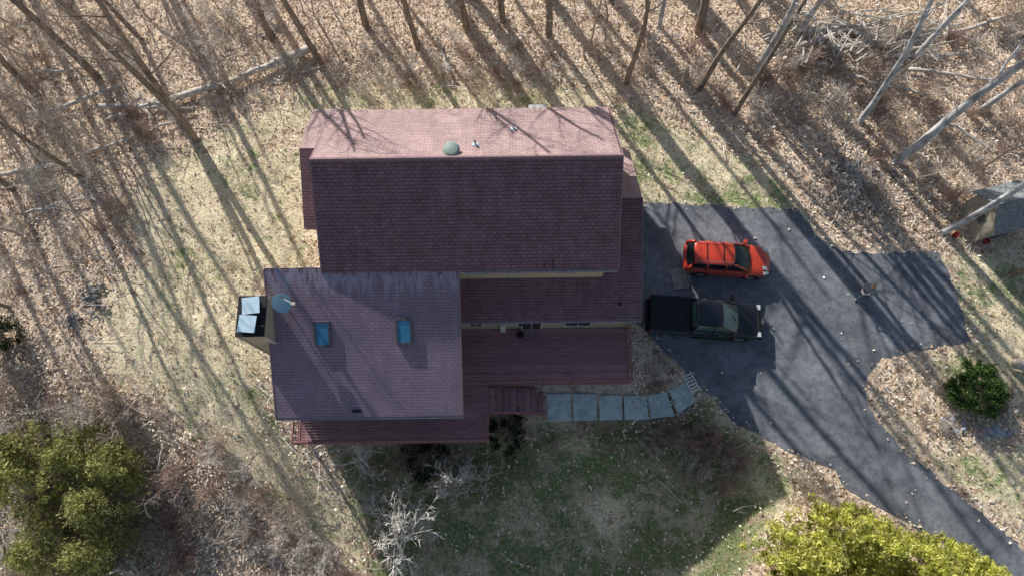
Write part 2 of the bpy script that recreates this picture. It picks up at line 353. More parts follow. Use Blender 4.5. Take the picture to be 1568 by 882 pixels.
# ------------------------------------------------------------ house
PV=Vector((-2,10,0)); HS=empty('house',PV,math.radians(.8))
def hobj(mb,name,mats,**k): return mb.obj(name,mats,HS,off=PV,**k)
def slab(name,x0,x1,ya,za,yb,zb,mat,th=.16):
    b=MB(); b.prism([(ya,za),(yb,zb),(yb,zb-th),(ya,za-th)],x0,x1); return hobj(b,name,mat)
RY,RZ,EF,EB,EZ=13.95,9.2,9.65,18.15,6.2
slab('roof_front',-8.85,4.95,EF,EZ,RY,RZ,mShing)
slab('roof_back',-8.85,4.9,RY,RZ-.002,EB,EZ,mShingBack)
b=MB(); b.tube([(-8.88,RY,RZ-.03),(4.97,RY,RZ-.03)],[.1,.1],6); hobj(b,'ridge_cap',mCap)
b=MB(); wz=2.95; b.prism([(3.33,wz),(EF+.25,EZ+.05),(EF+.25,EZ-.15),(3.33,wz-.16)],-11.55,-2.5); hobj(b,'roof_wing',mShingW)
b=MB(); b.prism([(12.05,5.7),(15.5,7.3),(15.5,7.14),(12.05,5.54)],-10.0,-8.5); hobj(b,'roof_side_front',mShing)
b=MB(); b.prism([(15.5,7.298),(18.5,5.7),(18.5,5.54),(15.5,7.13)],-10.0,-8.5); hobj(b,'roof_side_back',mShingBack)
b=MB(); b.prism([(12.4,-1),(12.4,5.75),(15.5,7.1),(18.1,5.75),(18.1,-1)],-9.75,-8.45); hobj(b,'wall_side_left',mSiding)
sl=(5.3-3.0)/(13.6-8.0)
b=MB(); b.prism([(8.0,3.0),(10.1,3.0+2.1*sl),(10.1,2.85+2.1*sl),(8.0,2.85)],-2.72,4.5)
b.prism([(8.0,3.0),(13.6,5.3),(13.6,5.14),(8.0,2.85)],4.5,6.5); hobj(b,'roof_porch',mShing)
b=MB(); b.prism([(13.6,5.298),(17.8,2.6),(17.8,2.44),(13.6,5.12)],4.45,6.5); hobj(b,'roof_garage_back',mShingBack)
b=MB(); b.prism([(10.0,-3.5),(10.0,6.2),(RY,9.02),(17.8,6.2),(17.8,-3.5)],-8.5,4.5); hobj(b,'wall_main',mSiding)
b=MB(); b.prism([(3.75,-3.6),(3.75,2.98),(9.9,6.0),(9.9,-3.6)],-11.2,-2.75); hobj(b,'wall_wing',mSiding)
b=MB(); b.prism([(8.12,-2),(8.12,2.88),(9.99,3.6),(9.99,-2)],-2.745,4.49); hobj(b,'wall_porch',mSiding)
b=MB(); b.prism([(8.13,-2),(8.13,2.88),(13.6,5.1),(17.5,2.55),(17.5,-2)],4.495,6.2); hobj(b,'wall_garage',mSiding)
b=MB(); b.box((1.2,EF-.04,EZ-.12),(7.5,.1,.13)); b.box((1.9,7.95,2.88),(9.2,.1,.12)); b.box((-7.0,3.28,2.83),(9.1,.1,.12)); hobj(b,'gutters',mGutter)
b=MB()
for xx in (-8.87,4.97):
    b.prism([(EF,EZ+.01),(RY,RZ+.01),(RY,RZ-.2),(EF,EZ-.2)],xx-.03,xx+.03); b.prism([(RY,RZ+.01),(EB,EZ+.01),(EB,EZ-.2),(RY,RZ-.2)],xx-.028,xx+.028)
b.prism([(3.33,wz+.012),(EF+.2,EZ+.04),(EF+.2,EZ-.2),(3.33,wz-.2)],-11.6,-11.54); b.prism([(3.33,wz+.012),(EF-.02,EZ-.02),(EF-.02,EZ-.2),(3.33,wz-.2)],-2.51,-2.45)
b.prism([(8.0,3.01),(13.6,5.31),(13.6,5.1),(8.0,2.8)],6.49,6.54)
hobj(b,'rake_trim',mCap)
def on_slope(y): return wz+(y-3.33)*(EZ+.05-wz)/(EF+.25-3.33)
sa=math.atan((EZ+.05-wz)/(EF+.25-3.33)); rot=Matrix.Rotation(sa,3,'X'); nrm=rot@Vector((0,0,1))
for i,(px,py) in enumerate(((497,511),(620,509))):
    p=G(px,py,4.3); yy=p.y; zz=on_slope(yy)
    b=MB(); c=Vector((p.x+.02,yy,zz))+nrm*.06
    for dx,dy,w,h in ((-.33,0,.09,1.24),(.33,0,.09,1.24),(0,-.575,.57,.09),(0,.575,.57,.09)): b.box(c+rot@Vector((dx,dy,0)),(w,h,.14),rot,0)
    b.box(c,(.57,1.06,.09),rot,1); hobj(b,'skylight_%d'%(i+1),[mSkyF,mSky])
def backz(y): return RZ-(y-RY)*(RZ-EZ)/(EB-RY)
def vent(px,py,kind,name):
    p=G(px,py,8.2)
    for _ in range(6): p=G(px,py,backz(p.y))
    b=MB(); z=backz(p.y)
    if kind=='turtle':
        b.tube([(p.x,p.y,z-.1),(p.x,p.y,z+.18)],[.2,.2],16); b.tube([(p.x,p.y,z+.16),(p.x,p.y,z+.22),(p.x,p.y,z+.3),(p.x,p.y,z+.33)],[.36,.38,.28,.1],18)
        hobj(b,name,M('vent_green',(.30,.40,.36),(.24,.32,.28),3,.5),smooth=False)
    else:
        b.tube([(p.x,p.y,z-.1),(p.x,p.y,z+.35)],[.06,.06],10,0); b.box((p.x,p.y,z+.02),(.28,.3,.03),Matrix.Rotation(-.62,3,'X'),1); b.tube([(p.x,p.y,z+.35),(p.x,p.y,z+.37)],[.045,.045],10,2); hobj(b,name,[mWhite,mMetal,mBlack])
vent(694,232,'turtle','attic_vent'); vent(730,222,'p','vent_pipe_1'); vent(789,198,'p','vent_pipe_2')
b=MB(); b.box((1.4,18.22,6.0),(.9,.25,.35)); hobj(b,'rear_cap',mWhite,bevel=.03)
b=MB(); b.box((1.9,9.95,6.5),(.05,.9,.03)); b.tube([(1.5,9.8,6.3),(1.5,9.8,6.75)],[.03,.03],8); hobj(b,'roof_antenna',mBlack)
b=MB(); b.box((-7.6,3.6,on_slope(3.6)+.04),(.45,.12,.05),rot); b.box((5.4,8.7,3.36),(.1,.1,.2)); hobj(b,'roof_vents_small',mBlack)
b=MB()
for x,w,z0,z1 in ((-1.9,.6,1.7,2.6),(1.0,.95,.72,2.7),(3.4,1.3,1.5,2.6)):
    cz=(z0+z1)/2; h=z1-z0
    b.box((x,8.09,cz),(w,.04,h),mi=1)
    for dx,dz,ww,hh in ((-w/2-.04,0,.08,h+.16),(w/2+.04,0,.08,h+.16),(0,h/2+.04,w,.08),(0,-h/2-.04,w,.08),(0,0,.04,h)): b.box((x+dx,8.075,cz+dz),(ww,.07,hh),mi=0)
for x in (-1.7,.2,2.6):
    b.box((x,9.97,5.2),(1.1,.05,.9),mi=1)
    for dx,dz,ww,hh in ((-.59,0,.08,1.06),(.59,0,.08,1.06),(0,.49,1.1,.08),(0,-.49,1.1,.08)): b.box((x+dx,9.955,5.2+dz),(ww,.06,hh),mi=0)
for x in (-9.5,-7,-4.5):
    b.box((x,3.72,1.75),(1.5,.05,1.7),mi=1)
    for dx,dz,ww,hh in ((-.8,0,.1,1.9),(.8,0,.1,1.9),(0,.9,1.5,.1),(0,-.9,1.5,.1),(0,0,.06,1.7)): b.box((x+dx,3.70,1.75+dz),(ww,.07,hh),mi=0)
hobj(b,'windows_and_door',[mTrimW,mGlass])
b=MB(); b.box((-.5,8.0,1.4),(.28,.2,1.3),mi=0); b.tube([(.4,7.75,.72),(.4,7.75,1.0)],[.16,.2],12,1); b.box((.42,8.0,2.4),(.2,.18,.3),mi=1); hobj(b,'porch_fixtures',[mWhite,mBlack],bevel=.02)
b=MB(); 
for y0 in (9.0,12.6):
    for k in range(4): b.box((6.22,y0+1.3,.3+k*.55),(.05,2.6,.53))
hobj(b,'garage_doors',mWhite)
b=MB(); b.box((-11.9,7.6,1.65),(1.2,1.8,9.3),mi=0); b.box((-11.9,7.6,6.34),(1.3,1.9,.1),mi=1)
for (x,y,a_) in ((-11.85,8.02,.12),(-11.95,7.17,-.08)):
    b.tube([(x,y,6.38),(x,y,6.6)],[.2,.2],12,2)
    b.box((x,y,6.68),(.78,.78,.035),Matrix.Rotation(a_,3,'Z'),mi=2); b.box((x,y,6.44),(.62,.62,.06),mi=2)
    for sx in (-.28,.28):
        for sy in (-.28,.28): b.box((x+sx,y+sy,6.56),(.03,.03,.22),mi=2)
for sx in (-.6,.6):
    for sy in (-.9,.9): b.box((-11.9+sx,7.6+sy,1.6),(.09,.09,9.28),mi=3)
hobj(b,'chimney',[mSiding,mBlack,mMetal,mTrimW])
b=MB(); dc=Vector((-10.70,8.35,5.98)); dn=Vector((.25,-.6,.75)).normalized()
a=dn.cross(Vector((0,0,1))).normalized(); c=dn.cross(a); vs=[]; fs=[]
for i in range(5):
    r=.10+.10*i
    for j in range(20):
        t=j/20*2*math.pi; vs.append(dc+(a*math.cos(t)*.9+c*math.sin(t))*r+dn*(r*r*.5))
for i in range(4):
    for j in range(20): fs.append((i*20+j,i*20+(j+1)%20,(i+1)*20+(j+1)%20,(i+1)*20+j))
fs.append(tuple(range(20))); b.add(vs,fs,0)
b.tube([dc-Vector((0,0,.02)),(-10.75,8.5,5.4)],[.03,.03],8,1); b.tube([dc-c*.3,dc+dn*.45+Vector((.5,.1,-.05))],[.025,.025],6,1); b.box(dc+dn*.45+Vector((.52,.1,-.05)),(.18,.13,.12),mi=1)
hobj(b,'satellite_dish',[mDish,mTrimW])
DZ=.7; b=MB()
def boards(x0,x1,y0,y1):
    y=y0
    while y<y1-.02:
        w=min(.138,y1-y); b.box(((x0+x1)/2,y+w/2,DZ-.02),(x1-x0,w-.014,.04)); y+=.143
boards(-2.74,6.1,5.1,8.1); boards(-2.74,-1.3,3.76,5.095); boards(-11.1,-1.3,2.2,3.74)
for i in range(8): b.box((-1.12+i*.37,4.35,DZ-.13*(i+1)),(.27,1.28,.045))
hobj(b,'deck_boards_and_treads',mDeck)
b=MB()
for x0,x1,y0,y1 in ((-2.7,6.05,5.13,8.05),(-11.05,-1.35,2.23,3.7)):
    for yy in (y0,y1): b.box(((x0+x1)/2,yy,DZ-.16),(x1-x0,.06,.22))
    for xx in (x0,x1): b.box((xx,(y0+y1)/2,DZ-.165),(.06,y1-y0-.08,.2))
    n=int((x1-x0)/2.2)
    for i in range(n+1): b.box((x0+.1+(x1-x0-.2)*i/n,y0+.12,DZ-2.3),(.14,.14,4.2))
def rail(p,q,z=DZ,z2=None):
    p=Vector((*p,0)); q=Vector((*q,0)); z2=z if z2 is None else z2; L=(q-p).length; n=max(1,round(L/1.6))
    P=lambda t,h: p.lerp(q,t)+Vector((0,0,z+(z2-z)*t+h))
    for i in range(n+1): b.tube([P(i/n,-.15),P(i/n,1.0)],[.06,.06],4)
    for h,r in ((.98,.05),(.88,.025),(.1,.025)): b.tube([P(0,h),P(1,h)],[r,r],4)
    k=int(L/.14)
    for i in range(1,k): b.tube([P(i/k,.1),P(i/k,.9)],[.016,.016],4)
rail((-1.3,5.14),(6.08,5.14)); rail((6.08,5.2),(6.08,8.0)); rail((-11.08,2.24),(-11.08,3.7)); rail((-11.08,2.24),(-1.32,2.24)); rail((-1.32,2.3),(-1.32,3.55))
rail((-1.2,3.62),(1.65,3.62),DZ,-.35)
for yy in (3.68,5.02): b.prism([(-1.3,DZ-.05),(1.75,DZ-1.1),(1.75,DZ-1.35),(-1.3,DZ-.3)],yy-.03,yy+.03,'y')
hobj(b,'deck_frame_and_railing',mRail)
b=MB()
for i in range(60):
    x=-1.2+i*.122; b.box((x,5.09,DZ+1.03-.03*abs(math.sin(i*.55))),(.03,.025,.03))
for i in range(75):
    x=-11+i*.129; b.box((x,2.19,DZ+.93-.03*abs(math.sin(i*.55))),(.025,.025,.025))
hobj(b,'string_lights',mTrimW)
# ------------------------------------------------------------ trees
def grow(rng,p,d,L,r,lv,out,maxlv,P):
    n=[9,6,4,3][lv]; pts=[Vector(p)]; rad=[r]; d=Vector(d).normalized(); wig=P['wig'][lv]; 
    for i in range(n):
        d=(d+Vector((rng.gauss(0,wig),rng.gauss(0,wig),rng.gauss(0,wig*.6)+P['up'][lv]))).normalized()
        pts.append(pts[-1]+d*L/n); rad.append(r*(1-(i+1)/n*P['tap'][lv]))
    out.append((lv,pts,rad))
    if lv<maxlv:
        k=P['kids'][lv]
        for i in range(k):
            t=P['start'][lv]+(1-P['start'][lv])*(i+rng.random())/k; f=t*n; j=min(int(f),n-1)
            q=pts[j].lerp(pts[j+1],f-j); dd=(pts[j+1]-pts[j]).normalized()
            ax=dd.cross(Vector((rng.gauss(0,1),rng.gauss(0,1),rng.gauss(0,1)))).normalized()
            ang=math.radians(rng.uniform(*P['ang'][lv])); nd=dd*math.cos(ang)+ax*math.sin(ang)
            l2=L*P['len'][lv]*rng.uniform(.6,1.15)*(1.25-.75*t if lv==0 else 1.1-.5*t); rr=rad[j]*P['rr'][lv]*rng.uniform(.7,1)
            grow(rng,q,nd,l2,max(rr,P['minr']),lv+1,out,maxlv,P)
def tree_mesh(name,seed,P,h,r,maxlv,mats,lean=(0,0,1),stems=1):
    rng=random.Random(seed); out=[]
    for s in range(stems):
        d=Vector(lean)
        if stems>1:
            a=rng.uniform(0,6.28); d=Vector((math.cos(a)*rng.uniform(.1,.9),math.sin(a)*rng.uniform(.1,.9),1))
        o=Vector((0,0,-.3)) if stems==1 else Vector((rng.gauss(0,.3),rng.gauss(0,.3),-.1))
        grow(rng,o,d,h*(1 if stems==1 else rng.uniform(.55,1.1)),r*(1 if stems==1 else rng.uniform(.6,1.1)),0,out,maxlv,P)
    b=MB(); ns=[8,5,3,3]
    for lv,pts,rad in out: b.tube(pts,rad,ns[lv] if stems==1 else 3,0 if lv<2 else 1,cap=False)
    me=bpy.data.meshes.new(name); me.from_pydata(b.v,[],b.f)
    for m in mats: me.materials.append(m)
    me.polygons.foreach_set('material_index',b.mi); me.polygons.foreach_set('use_smooth',[True]*len(me.polygons)); return me
PT=dict(wig=[.045,.13,.2,.22],up=[.01,.05,.04,.02],tap=[.72,.85,.8,.7],kids=[13,6,4,0],start=[.36,.2,.15,0],ang=[(35,65),(25,60),(25,60),(0,0)],len=[.3,.42,.5,0],rr=[.42,.5,.6,0],minr=.012)
PF=dict(PT,kids=[9,3,0,0],start=[.55,.2,.1,0],minr=.02)
PSap=dict(PT,wig=[.09,.15,.2,.22],kids=[13,5,0,0],start=[.2,.15,.1,0],len=[.4,.45,.5,0],minr=.012)
PS=dict(wig=[.16,.2,.25,.2],up=[.0,.03,.02,.0],tap=[.6,.5,.5,.5],kids=[7,4,0,0],start=[.2,.15,.1,0],ang=[(20,55),(25,60),(0,0),(0,0)],len=[.5,.5,.4,0],rr=[.7,.7,.6,0],minr=.012)
treesB=[tree_mesh('bare_tree_mesh',10+i,PT,17+i%3*1.5,.2+.025*(i%4),3,[mBark,mTwig]) for i in range(4)]
treesW=[tree_mesh('grey_tree_mesh',40+i,PT,18,.2+.03*(i%2),3,[mBarkW,mTwigP]) for i in range(2)]
treesF=[tree_mesh('forest_tree_mesh',50+i,PF,20,.25+.05*(i%3),2,[mBark,mTwig]) for i in range(4)]
saps=[tree_mesh('sapling_mesh',60+i,PSap,6.5,.065,2,[mTwig,mTwigP if i%2 else mTwig]) for i in range(4)]
shrubs=[tree_mesh('shrub_mesh',70+i,PS,1.9,.026,2,[(mTwig,mTwigR,mTwig)[i],(mTwigP,mTwigR,mTwig)[i]],stems=14) for i in range(3)]
shrubsP=[tree_mesh('shrub_pale_mesh',80+i,PS,2.0,.026,2,[mTwigP,mTwigP],stems=14) for i in range(2)]
def inst(name,me,p,sc=1,rz=None,zs=1):
    o=bpy.data.objects.new(name,me); o.location=p; o.scale=(sc,sc,sc*zs)
    o.rotation_euler=(0,0,R.uniform(0,6.28) if rz is None else rz); return link(o)
def leanmat(o,dx,dy):
    q=Vector((0,0,1)).rotation_difference(Vector((dx,dy,1)).normalized()); o.rotation_mode='QUATERNION'
    o.rotation_quaternion=q@Euler((0,0,R.uniform(0,6.28))).to_quaternion()
hero=[(300,215,'B',1.1,0,.03),(285,190,'B',1.0,-.05,.08),(150,120,'B',.9,0,0),(60,150,'B',.85,.0,.0),(20,290,'B',.8,0,.05),(120,270,'B',.6,0,0),(415,60,'B',.75,0,0),
 (490,95,'B',.9,-.05,.06),(560,40,'B',.9,0,0),(640,72,'B',.85,0,.04),(715,45,'B',.9,0,.02),(960,125,'B',.75,-.02,0),(1072,135,'B',.8,.0,.05),(1125,175,'B',.85,.02,.08),
 (1157,118,'W',1.0,0,.1),(1318,185,'W',1.0,.06,.1),(1372,246,'W',1.15,.16,.06),(1444,356,'W',.95,.25,.05),(1225,50,'W',.8,0,0),(1500,170,'W',.8,.1,0),(1400,90,'W',.9,.1,0),
 (840,55,'B',.85,0,0.02),(1550,420,'B',.7,.2,0),(15,470,'B',.5,-.1,0),(215,60,'B',.8,-.05,.05),(770,30,'B',.85,0,0),(1010,40,'W',.8,0,.03)]
placed=[]
for px,py,k,s,dx,dy in hero:
    p=G(px,py); me_=R.choice(treesB if k=='B' else treesW); o=inst('bare_tree',me_,p,s); leanmat(o,dx,dy); placed.append((p.x,p.y))
for x,y,s in ((-3,30.5,1.2),(0.2,33,1.25),(2.4,29.9,1.15),(4.6,32.5,1.25),(6.3,30,1.1),(8.8,33.2,1.25),(10.6,30.2,1.15),(13,32,1.15),(15.6,30.4,1.05),(7.2,36,1.3),(-6,33,1.2),(17.8,32.5,1.0),(11.6,27.2,.9)):
    o=inst('forest_tree',treesF[R.choice((1,2))],(x,y,0),s); leanmat(o,R.gauss(0,.03),R.gauss(0,.03)); placed.append((x,y))
fo=0; tries=0
while fo<50 and tries<4000:
    tries+=1
    x=R.uniform(-58,36); y=R.uniform(-2,54)
    if y<30 and x>-25: 
        if not (y>25): continue
    if x<-25 and y<6: continue
    if x>-5 and y>38: continue
    if min((x-a)**2+(y-c)**2 for a,c in placed)<(4.4+(2 if y>40 else 0))**2: continue
    placed.append((x,y)); fo+=1
    o=inst('forest_tree',R.choice(treesF),(x,y,float(T(x,y))),R.uniform(.75,1.05)); leanmat(o,R.gauss(0,.05),R.gauss(0,.05))
for i in range(66):
    while True:
        px,py=R.uniform(-20,1590),R.uniform(-10,300)
        if 190<px<1190 and py>90: continue
        if i%2 and px>500: continue
        break
    o=inst('sapling',R.choice(saps),G(px,py),R.uniform(.5,1.15)); leanmat(o,R.gauss(0,.12),R.gauss(0,.12))
for px,py,s in ((30,360,1.2),(90,430,.8),(60,250,1.2),(150,350,.9),(200,260,1.0),(250,760,.6),(380,800,.7),(150,640,.7),(330,720,.6),(470,790,.6),(1240,190,.9),(1180,140,1),(165,345,.35)):
    o=inst('sapling',R.choice(saps),G(px,py),s); leanmat(o,R.gauss(0,.1),R.gauss(0,.1))
orn=tree_mesh('ornamental_tree_mesh',99,dict(PT,kids=[14,8,5,0],start=[.12,.12,.1,0],len=[.6,.5,.5,0],wig=[.08,.15,.2,.22],minr=.02),4.4,.11,3,[mTwigP,mTwigP])
for px,py,s,dx,dy in ((615,855,1.25,.1,.2),(240,885,.8,-.1,.1),(565,715,.6,0,.1),(700,735,.65,.1,.1)):
    o=inst('ornamental_tree',orn,G(px,py),s); leanmat(o,dx,dy)
def sh(n,poly,meshes,s0,s1,name='bare_shrub'):
    P=gp(poly); xs_=[p[0] for p in P]; ys_=[p[1] for p in P]
    x=NR.uniform(min(xs_),max(xs_),n*12); y=NR.uniform(min(ys_),max(ys_),n*12)
    k=(inpoly(x,y,P)>0)&(inpoly(x,y,DRIVE)<-.3)&(inpoly(x,y,HOUSE)<-1.0)
    for a,c in list(zip(x[k],y[k]))[:n]: inst(name,R.choice(meshes),(a,c,float(T(a,c))),R.uniform(s0,s1))
sh(85,[(0,560),(120,580),(250,630),(420,700),(540,850),(560,900),(0,900)],shrubs+shrubsP[:1],.45,1.1)
sh(18,[(520,690),(740,690),(760,800),(600,860)],shrubsP+shrubs,.45,.85)
sh(26,[(1020,655),(1130,650),(1160,740),(1060,780)],shrubs,.4,.75)
sh(12,[(830,655),(1030,655),(1020,690),(840,690)],shrubs,.25,.45)
sh(10,[(1180,700),(1300,760),(1380,810),(1250,790)],shrubs,.25,.45)
sh(70,[(1050,120),(1568,0),(1568,250),(1440,330),(1250,290),(1180,230)],shrubs,.4,.95)
sh(50,[(480,60),(1100,60),(1050,140),(940,160),(500,150)],shrubs+shrubsP[:1],.3,.7)
sh(60,[(-20,0),(480,0),(470,110),(230,230),(190,340),(120,420),(-20,480)],shrubsP+shrubs,.3,.85)
sh(14,[(1400,600),(1568,600),(1568,680),(1400,650)],shrubs,.2,.4)
sh(10,[(970,505),(1010,530),(1060,585),(1000,600),(970,590)],shrubs,.2,.35)
sh(6,[(140,310),(190,310),(195,370),(145,370)],shrubs,.3,.5)
# ------------------------------------------------------------ leafy plants
mYel=Misl('foliage_yellow_green',[(0,(.28,.31,.04)),(.5,(.64,.65,.14)),(1,(.85,.82,.3))],.6,.4,1.2)
mOlive=Misl('foliage_olive',[(0,(.18,.21,.06)),(.5,(.42,.44,.15)),(1,(.72,.68,.3))],.6,.35,.8)
mGreen=Misl('foliage_green',[(0,(.03,.07,.015)),(.6,(.10,.20,.05)),(1,(.24,.34,.1))],.6,.25,2)
mDark=Misl('foliage_dark',[(0,(.015,.028,.012)),(.6,(.04,.06,.025)),(1,(.08,.11,.045))],.6,.1,2)
def leafy(name,base,h,rad,ncl,nl,ls,mat,seed,shape='cone',clr=.35):
    rg=np.random.default_rng(seed); root=empty(name,base)
    b=MB(); b.tube([(0,0,-.2),(0,0,h*.85)],[.05*rad+.03,.02],7)
    t=rg.random(ncl)**(.75); a=rg.random(ncl)*2*math.pi
    if shape=='cone': rr=rad*(1-t)**.75*(.5+.5*rg.random(ncl)**.5); z=h*(.06+.94*t)
    else:
        u=rg.random(ncl)*1.6-.6; z=h*.5+h*.5*u; rr=rad*np.sqrt(np.clip(1-u*u,0,1))*(.6+.4*rg.random(ncl)); 
    lob=1+.22*np.sin(a*3+seed)+.12*np.sin(a*7+seed*2)
    C=np.stack([np.cos(a)*rr*lob,np.sin(a)*rr*lob,z],1)
    for i in range(0,ncl,3): b.tube([(0,0,max(.1,C[i,2]-rr[i]*.4)),tuple(C[i]*[.9,.9,1])],[.03,.01],3)
    b.obj('trunk_and_limbs',mBark,root,recalc=False)
    ci=rg.integers(0,ncl,nl); cr=clr*(.5+rg.random(ncl))
    off=rg.normal(size=(nl,3)); off/=np.linalg.norm(off,axis=1,keepdims=True); off*= (rg.random(nl)**.6)[:,None]*cr[ci][:,None]
    outv=C/np.maximum(np.linalg.norm(C*[1,1,.3],axis=1,keepdims=True),.1)*[1,1,.6]
    off+=outv[ci]*(rg.random(nl)**2*clr*1.1)[:,None]
    P=C[ci]+off
    A=rg.normal(size=(nl,3)); A/=np.linalg.norm(A,axis=1,keepdims=True); Bv=np.cross(A,rg.normal(size=(nl,3))); Bv/=np.linalg.norm(Bv,axis=1,keepdims=True)
    s=(ls*(.5+rg.random(nl)))[:,None]
    quads_mesh('foliage',P,A*s,Bv*s*.45,mat,root); return root
def lb(px,py,z): 
    g=G(px,py,z); return (g.x,g.y,float(T(g.x,g.y)))
for i,(px,py,h,r) in enumerate(((1218,848,6.0,1.9),(1290,825,6.4,2.0),(1370,862,6.0,2.1),(1455,875,5.2,1.7),(1240,930,6,2.0),(1330,940,6,2.0))):
    leafy('arborvitae_tree',lb(px,py,1.5),h,r,230,14000,.07,mYel,200+i,'cone',.27)
for i,(px,py,h,r) in enumerate(((35,740,4.8,2.4),(140,775,4.2,2.2),(50,850,4.6,2.4),(165,715,3.2,1.4),(105,700,3.4,1.6),(120,850,4,2.0),(20,690,3,1.5))):
    leafy('juniper_tree',lb(px,py,1.0),h,r,85,4600,.07,mOlive,300+i,'cone',.44)
leafy('round_bush',G(1484,600),1.3,1.3,110,13000,.05,mGreen,400,'ball',.28)
for i,(px,py,h,r) in enumerate(((775,665,1.3,1.0),(650,705,1.1,1.0),(15,520,1.4,.9))):
    leafy('evergreen_shrub',G(px,py),h,r,40,3000,.05,mDark,420+i,'ball',.3)
# ------------------------------------------------------------ litter scatter
mLeaf=Misl('dead_leaf',[(0,(.30,.20,.13)),(.3,(.66,.49,.34)),(.7,(.92,.77,.60)),(1,(1,.94,.85))],.8)
def scatter(n,box,fn):
    x=NR.uniform(box[0],box[1],n); y=NR.uniform(box[2],box[3],n); k=fn(x,y); return x[k],y[k]
def keep(x,y):
    d=inpoly(x,y,DRIVE); h=inpoly(x,y,HOUSE); g=np.zeros(len(x))
    for P,_ in LAWNS: g=np.maximum(g,sm((inpoly(x,y,P)+1)/2))
    g=g*(1-.9*sm((inpoly(x,y,LEAFISL)+.3)))
    pr=1-.9*g; pr=np.where(d>-.1,np.where(d<.5,.2*sm((.5-d)/.5),.004),pr); pr=np.where(h>0,0,pr); return NR.random(len(x))<pr
x,y=scatter(130000,(-32,34,-7,32),keep)
n=len(x); s=NR.uniform(.03,.08,n)[:,None]; an=NR.uniform(0,6.28,n)
A=np.stack([np.cos(an),np.sin(an),NR.normal(0,.4,n)],1)*s; Bv=np.stack([-np.sin(an),np.cos(an),NR.normal(0,.4,n)],1)*s*.7
quads_mesh('fallen_leaves',np.stack([x,y,T(x,y)+NR.uniform(.03,.09,n)],1),A,Bv,mLeaf)
mBlade=Misl('grass_blade',[(0,(.22,.26,.10)),(.35,(.48,.47,.25)),(.7,(.78,.69,.46)),(1,(.94,.86,.66))],.8,.2)
def keepg(x,y):
    d=inpoly(x,y,DRIVE); h=inpoly(x,y,HOUSE); g=np.zeros(len(x))
    for P,_ in LAWNS: g=np.maximum(g,sm((inpoly(x,y,P)+1)/2))
    pn=.5+.5*np.sin(x*1.1+2*np.sin(y*.8))*np.sin(y*1.3+1.7*np.sin(x*.9))
    return (NR.random(len(x))<g*pn*.8)&(d<-.1)&(h<0)
x,y=scatter(80000,(-20,30,-7,24),keepg); n=len(x); an=NR.uniform(0,6.28,n)
A=np.stack([np.cos(an),np.sin(an),np.zeros(n)],1)*.02; Bv=np.stack([NR.normal(0,.04,n),NR.normal(0,.04,n),NR.uniform(.03,.07,n)],1)
quads_mesh('grass_tufts',np.stack([x,y,T(x,y)+.04],1),A,Bv,mBlade)
b=MB(); pts=[G(R.uniform(-20,1590),R.uniform(-20,900)) for _ in range(4600)]
xa=np.array([p.x for p in pts]); ya=np.array([p.y for p in pts]); g=np.max([inpoly(xa,ya,P) for P,_ in LAWNS],axis=0)
dd_=inpoly(xa,ya,DRIVE); ok=(dd_<-.3)&(inpoly(xa,ya,HOUSE)<-.3)&((g<.5)|(NR.random(len(xa))<.05))
for p,kk,de in zip(pts,ok,dd_):
    if not kk: continue
    a=R.uniform(0,6.28); L=min(R.uniform(.3,1.9),-de*.9+.1); r=R.uniform(.01,.028); d=Vector((math.cos(a),math.sin(a),R.uniform(-.02,.2)))*L
    b.tube([p+Vector((0,0,.03)),p+d*.5+Vector((R.gauss(0,.06),R.gauss(0,.06),.05)),p+d+Vector((0,0,.03))],[r,r*.8,r*.4],3,0,cap=False)
b.obj('fallen_twigs',mTwigP,recalc=False)
def log(name,a,bb,r,z=0.1,mat=mLog,br=4):
    p=G(*a)+Vector((0,0,z+r)); q=G(*bb)+Vector((0,0,r*.6+.05)); b=MB(); n=8; pts=[];rad=[]
    for i in range(n+1):
        t=i/n; pts.append(p.lerp(q,t)+Vector((R.gauss(0,.06),R.gauss(0,.06),R.gauss(0,.02)))); rad.append(r*(1-.5*t)*R.uniform(.92,1.08))
    b.tube(pts,rad,8)
    for i in range(br):
        t=R.uniform(.3,.95); s=p.lerp(q,t); a_=R.uniform(0,6.28); L=R.uniform(.4,1.4); b.tube([s,s+Vector((math.cos(a_)*L,math.sin(a_)*L,R.uniform(.1,.6)))],[r*.3,r*.1],5)
    b.obj(name,mat,recalc=False,smooth=True)
for a,c,r in (((488,76),(330,138),.27),((340,134),(170,182),.22),((150,165),(300,170),.17),((215,150),(235,190),.17),((60,185),(190,130),.17),((20,120),(150,105),.12),((130,240),(290,180),.11),((690,118),(670,60),.12),((0,270),(110,250),.13),((40,330),(150,300),.1),((10,90),(70,200),.11),
    ((1225,75),(1300,45),.2),((1250,80),(1400,62),.2),((1270,35),(1390,95),.17),((1330,72),(1470,40),.2),((1290,20),(1240,75),.16),((1440,60),(1568,20),.16),((1390,110),(1540,130),.13),((1290,240),(1360,330),.1),((1550,560),(1620,575),.3),((1200,95),(1330,110),.13),((1420,175),(1530,240),.12),((1230,50),(1360,40),.15),((1350,90),(1480,85),.15),((1400,30),(1500,70),.14),((1300,120),(1420,150),.12)):
    log('fallen_log',a,c,r,br=6)
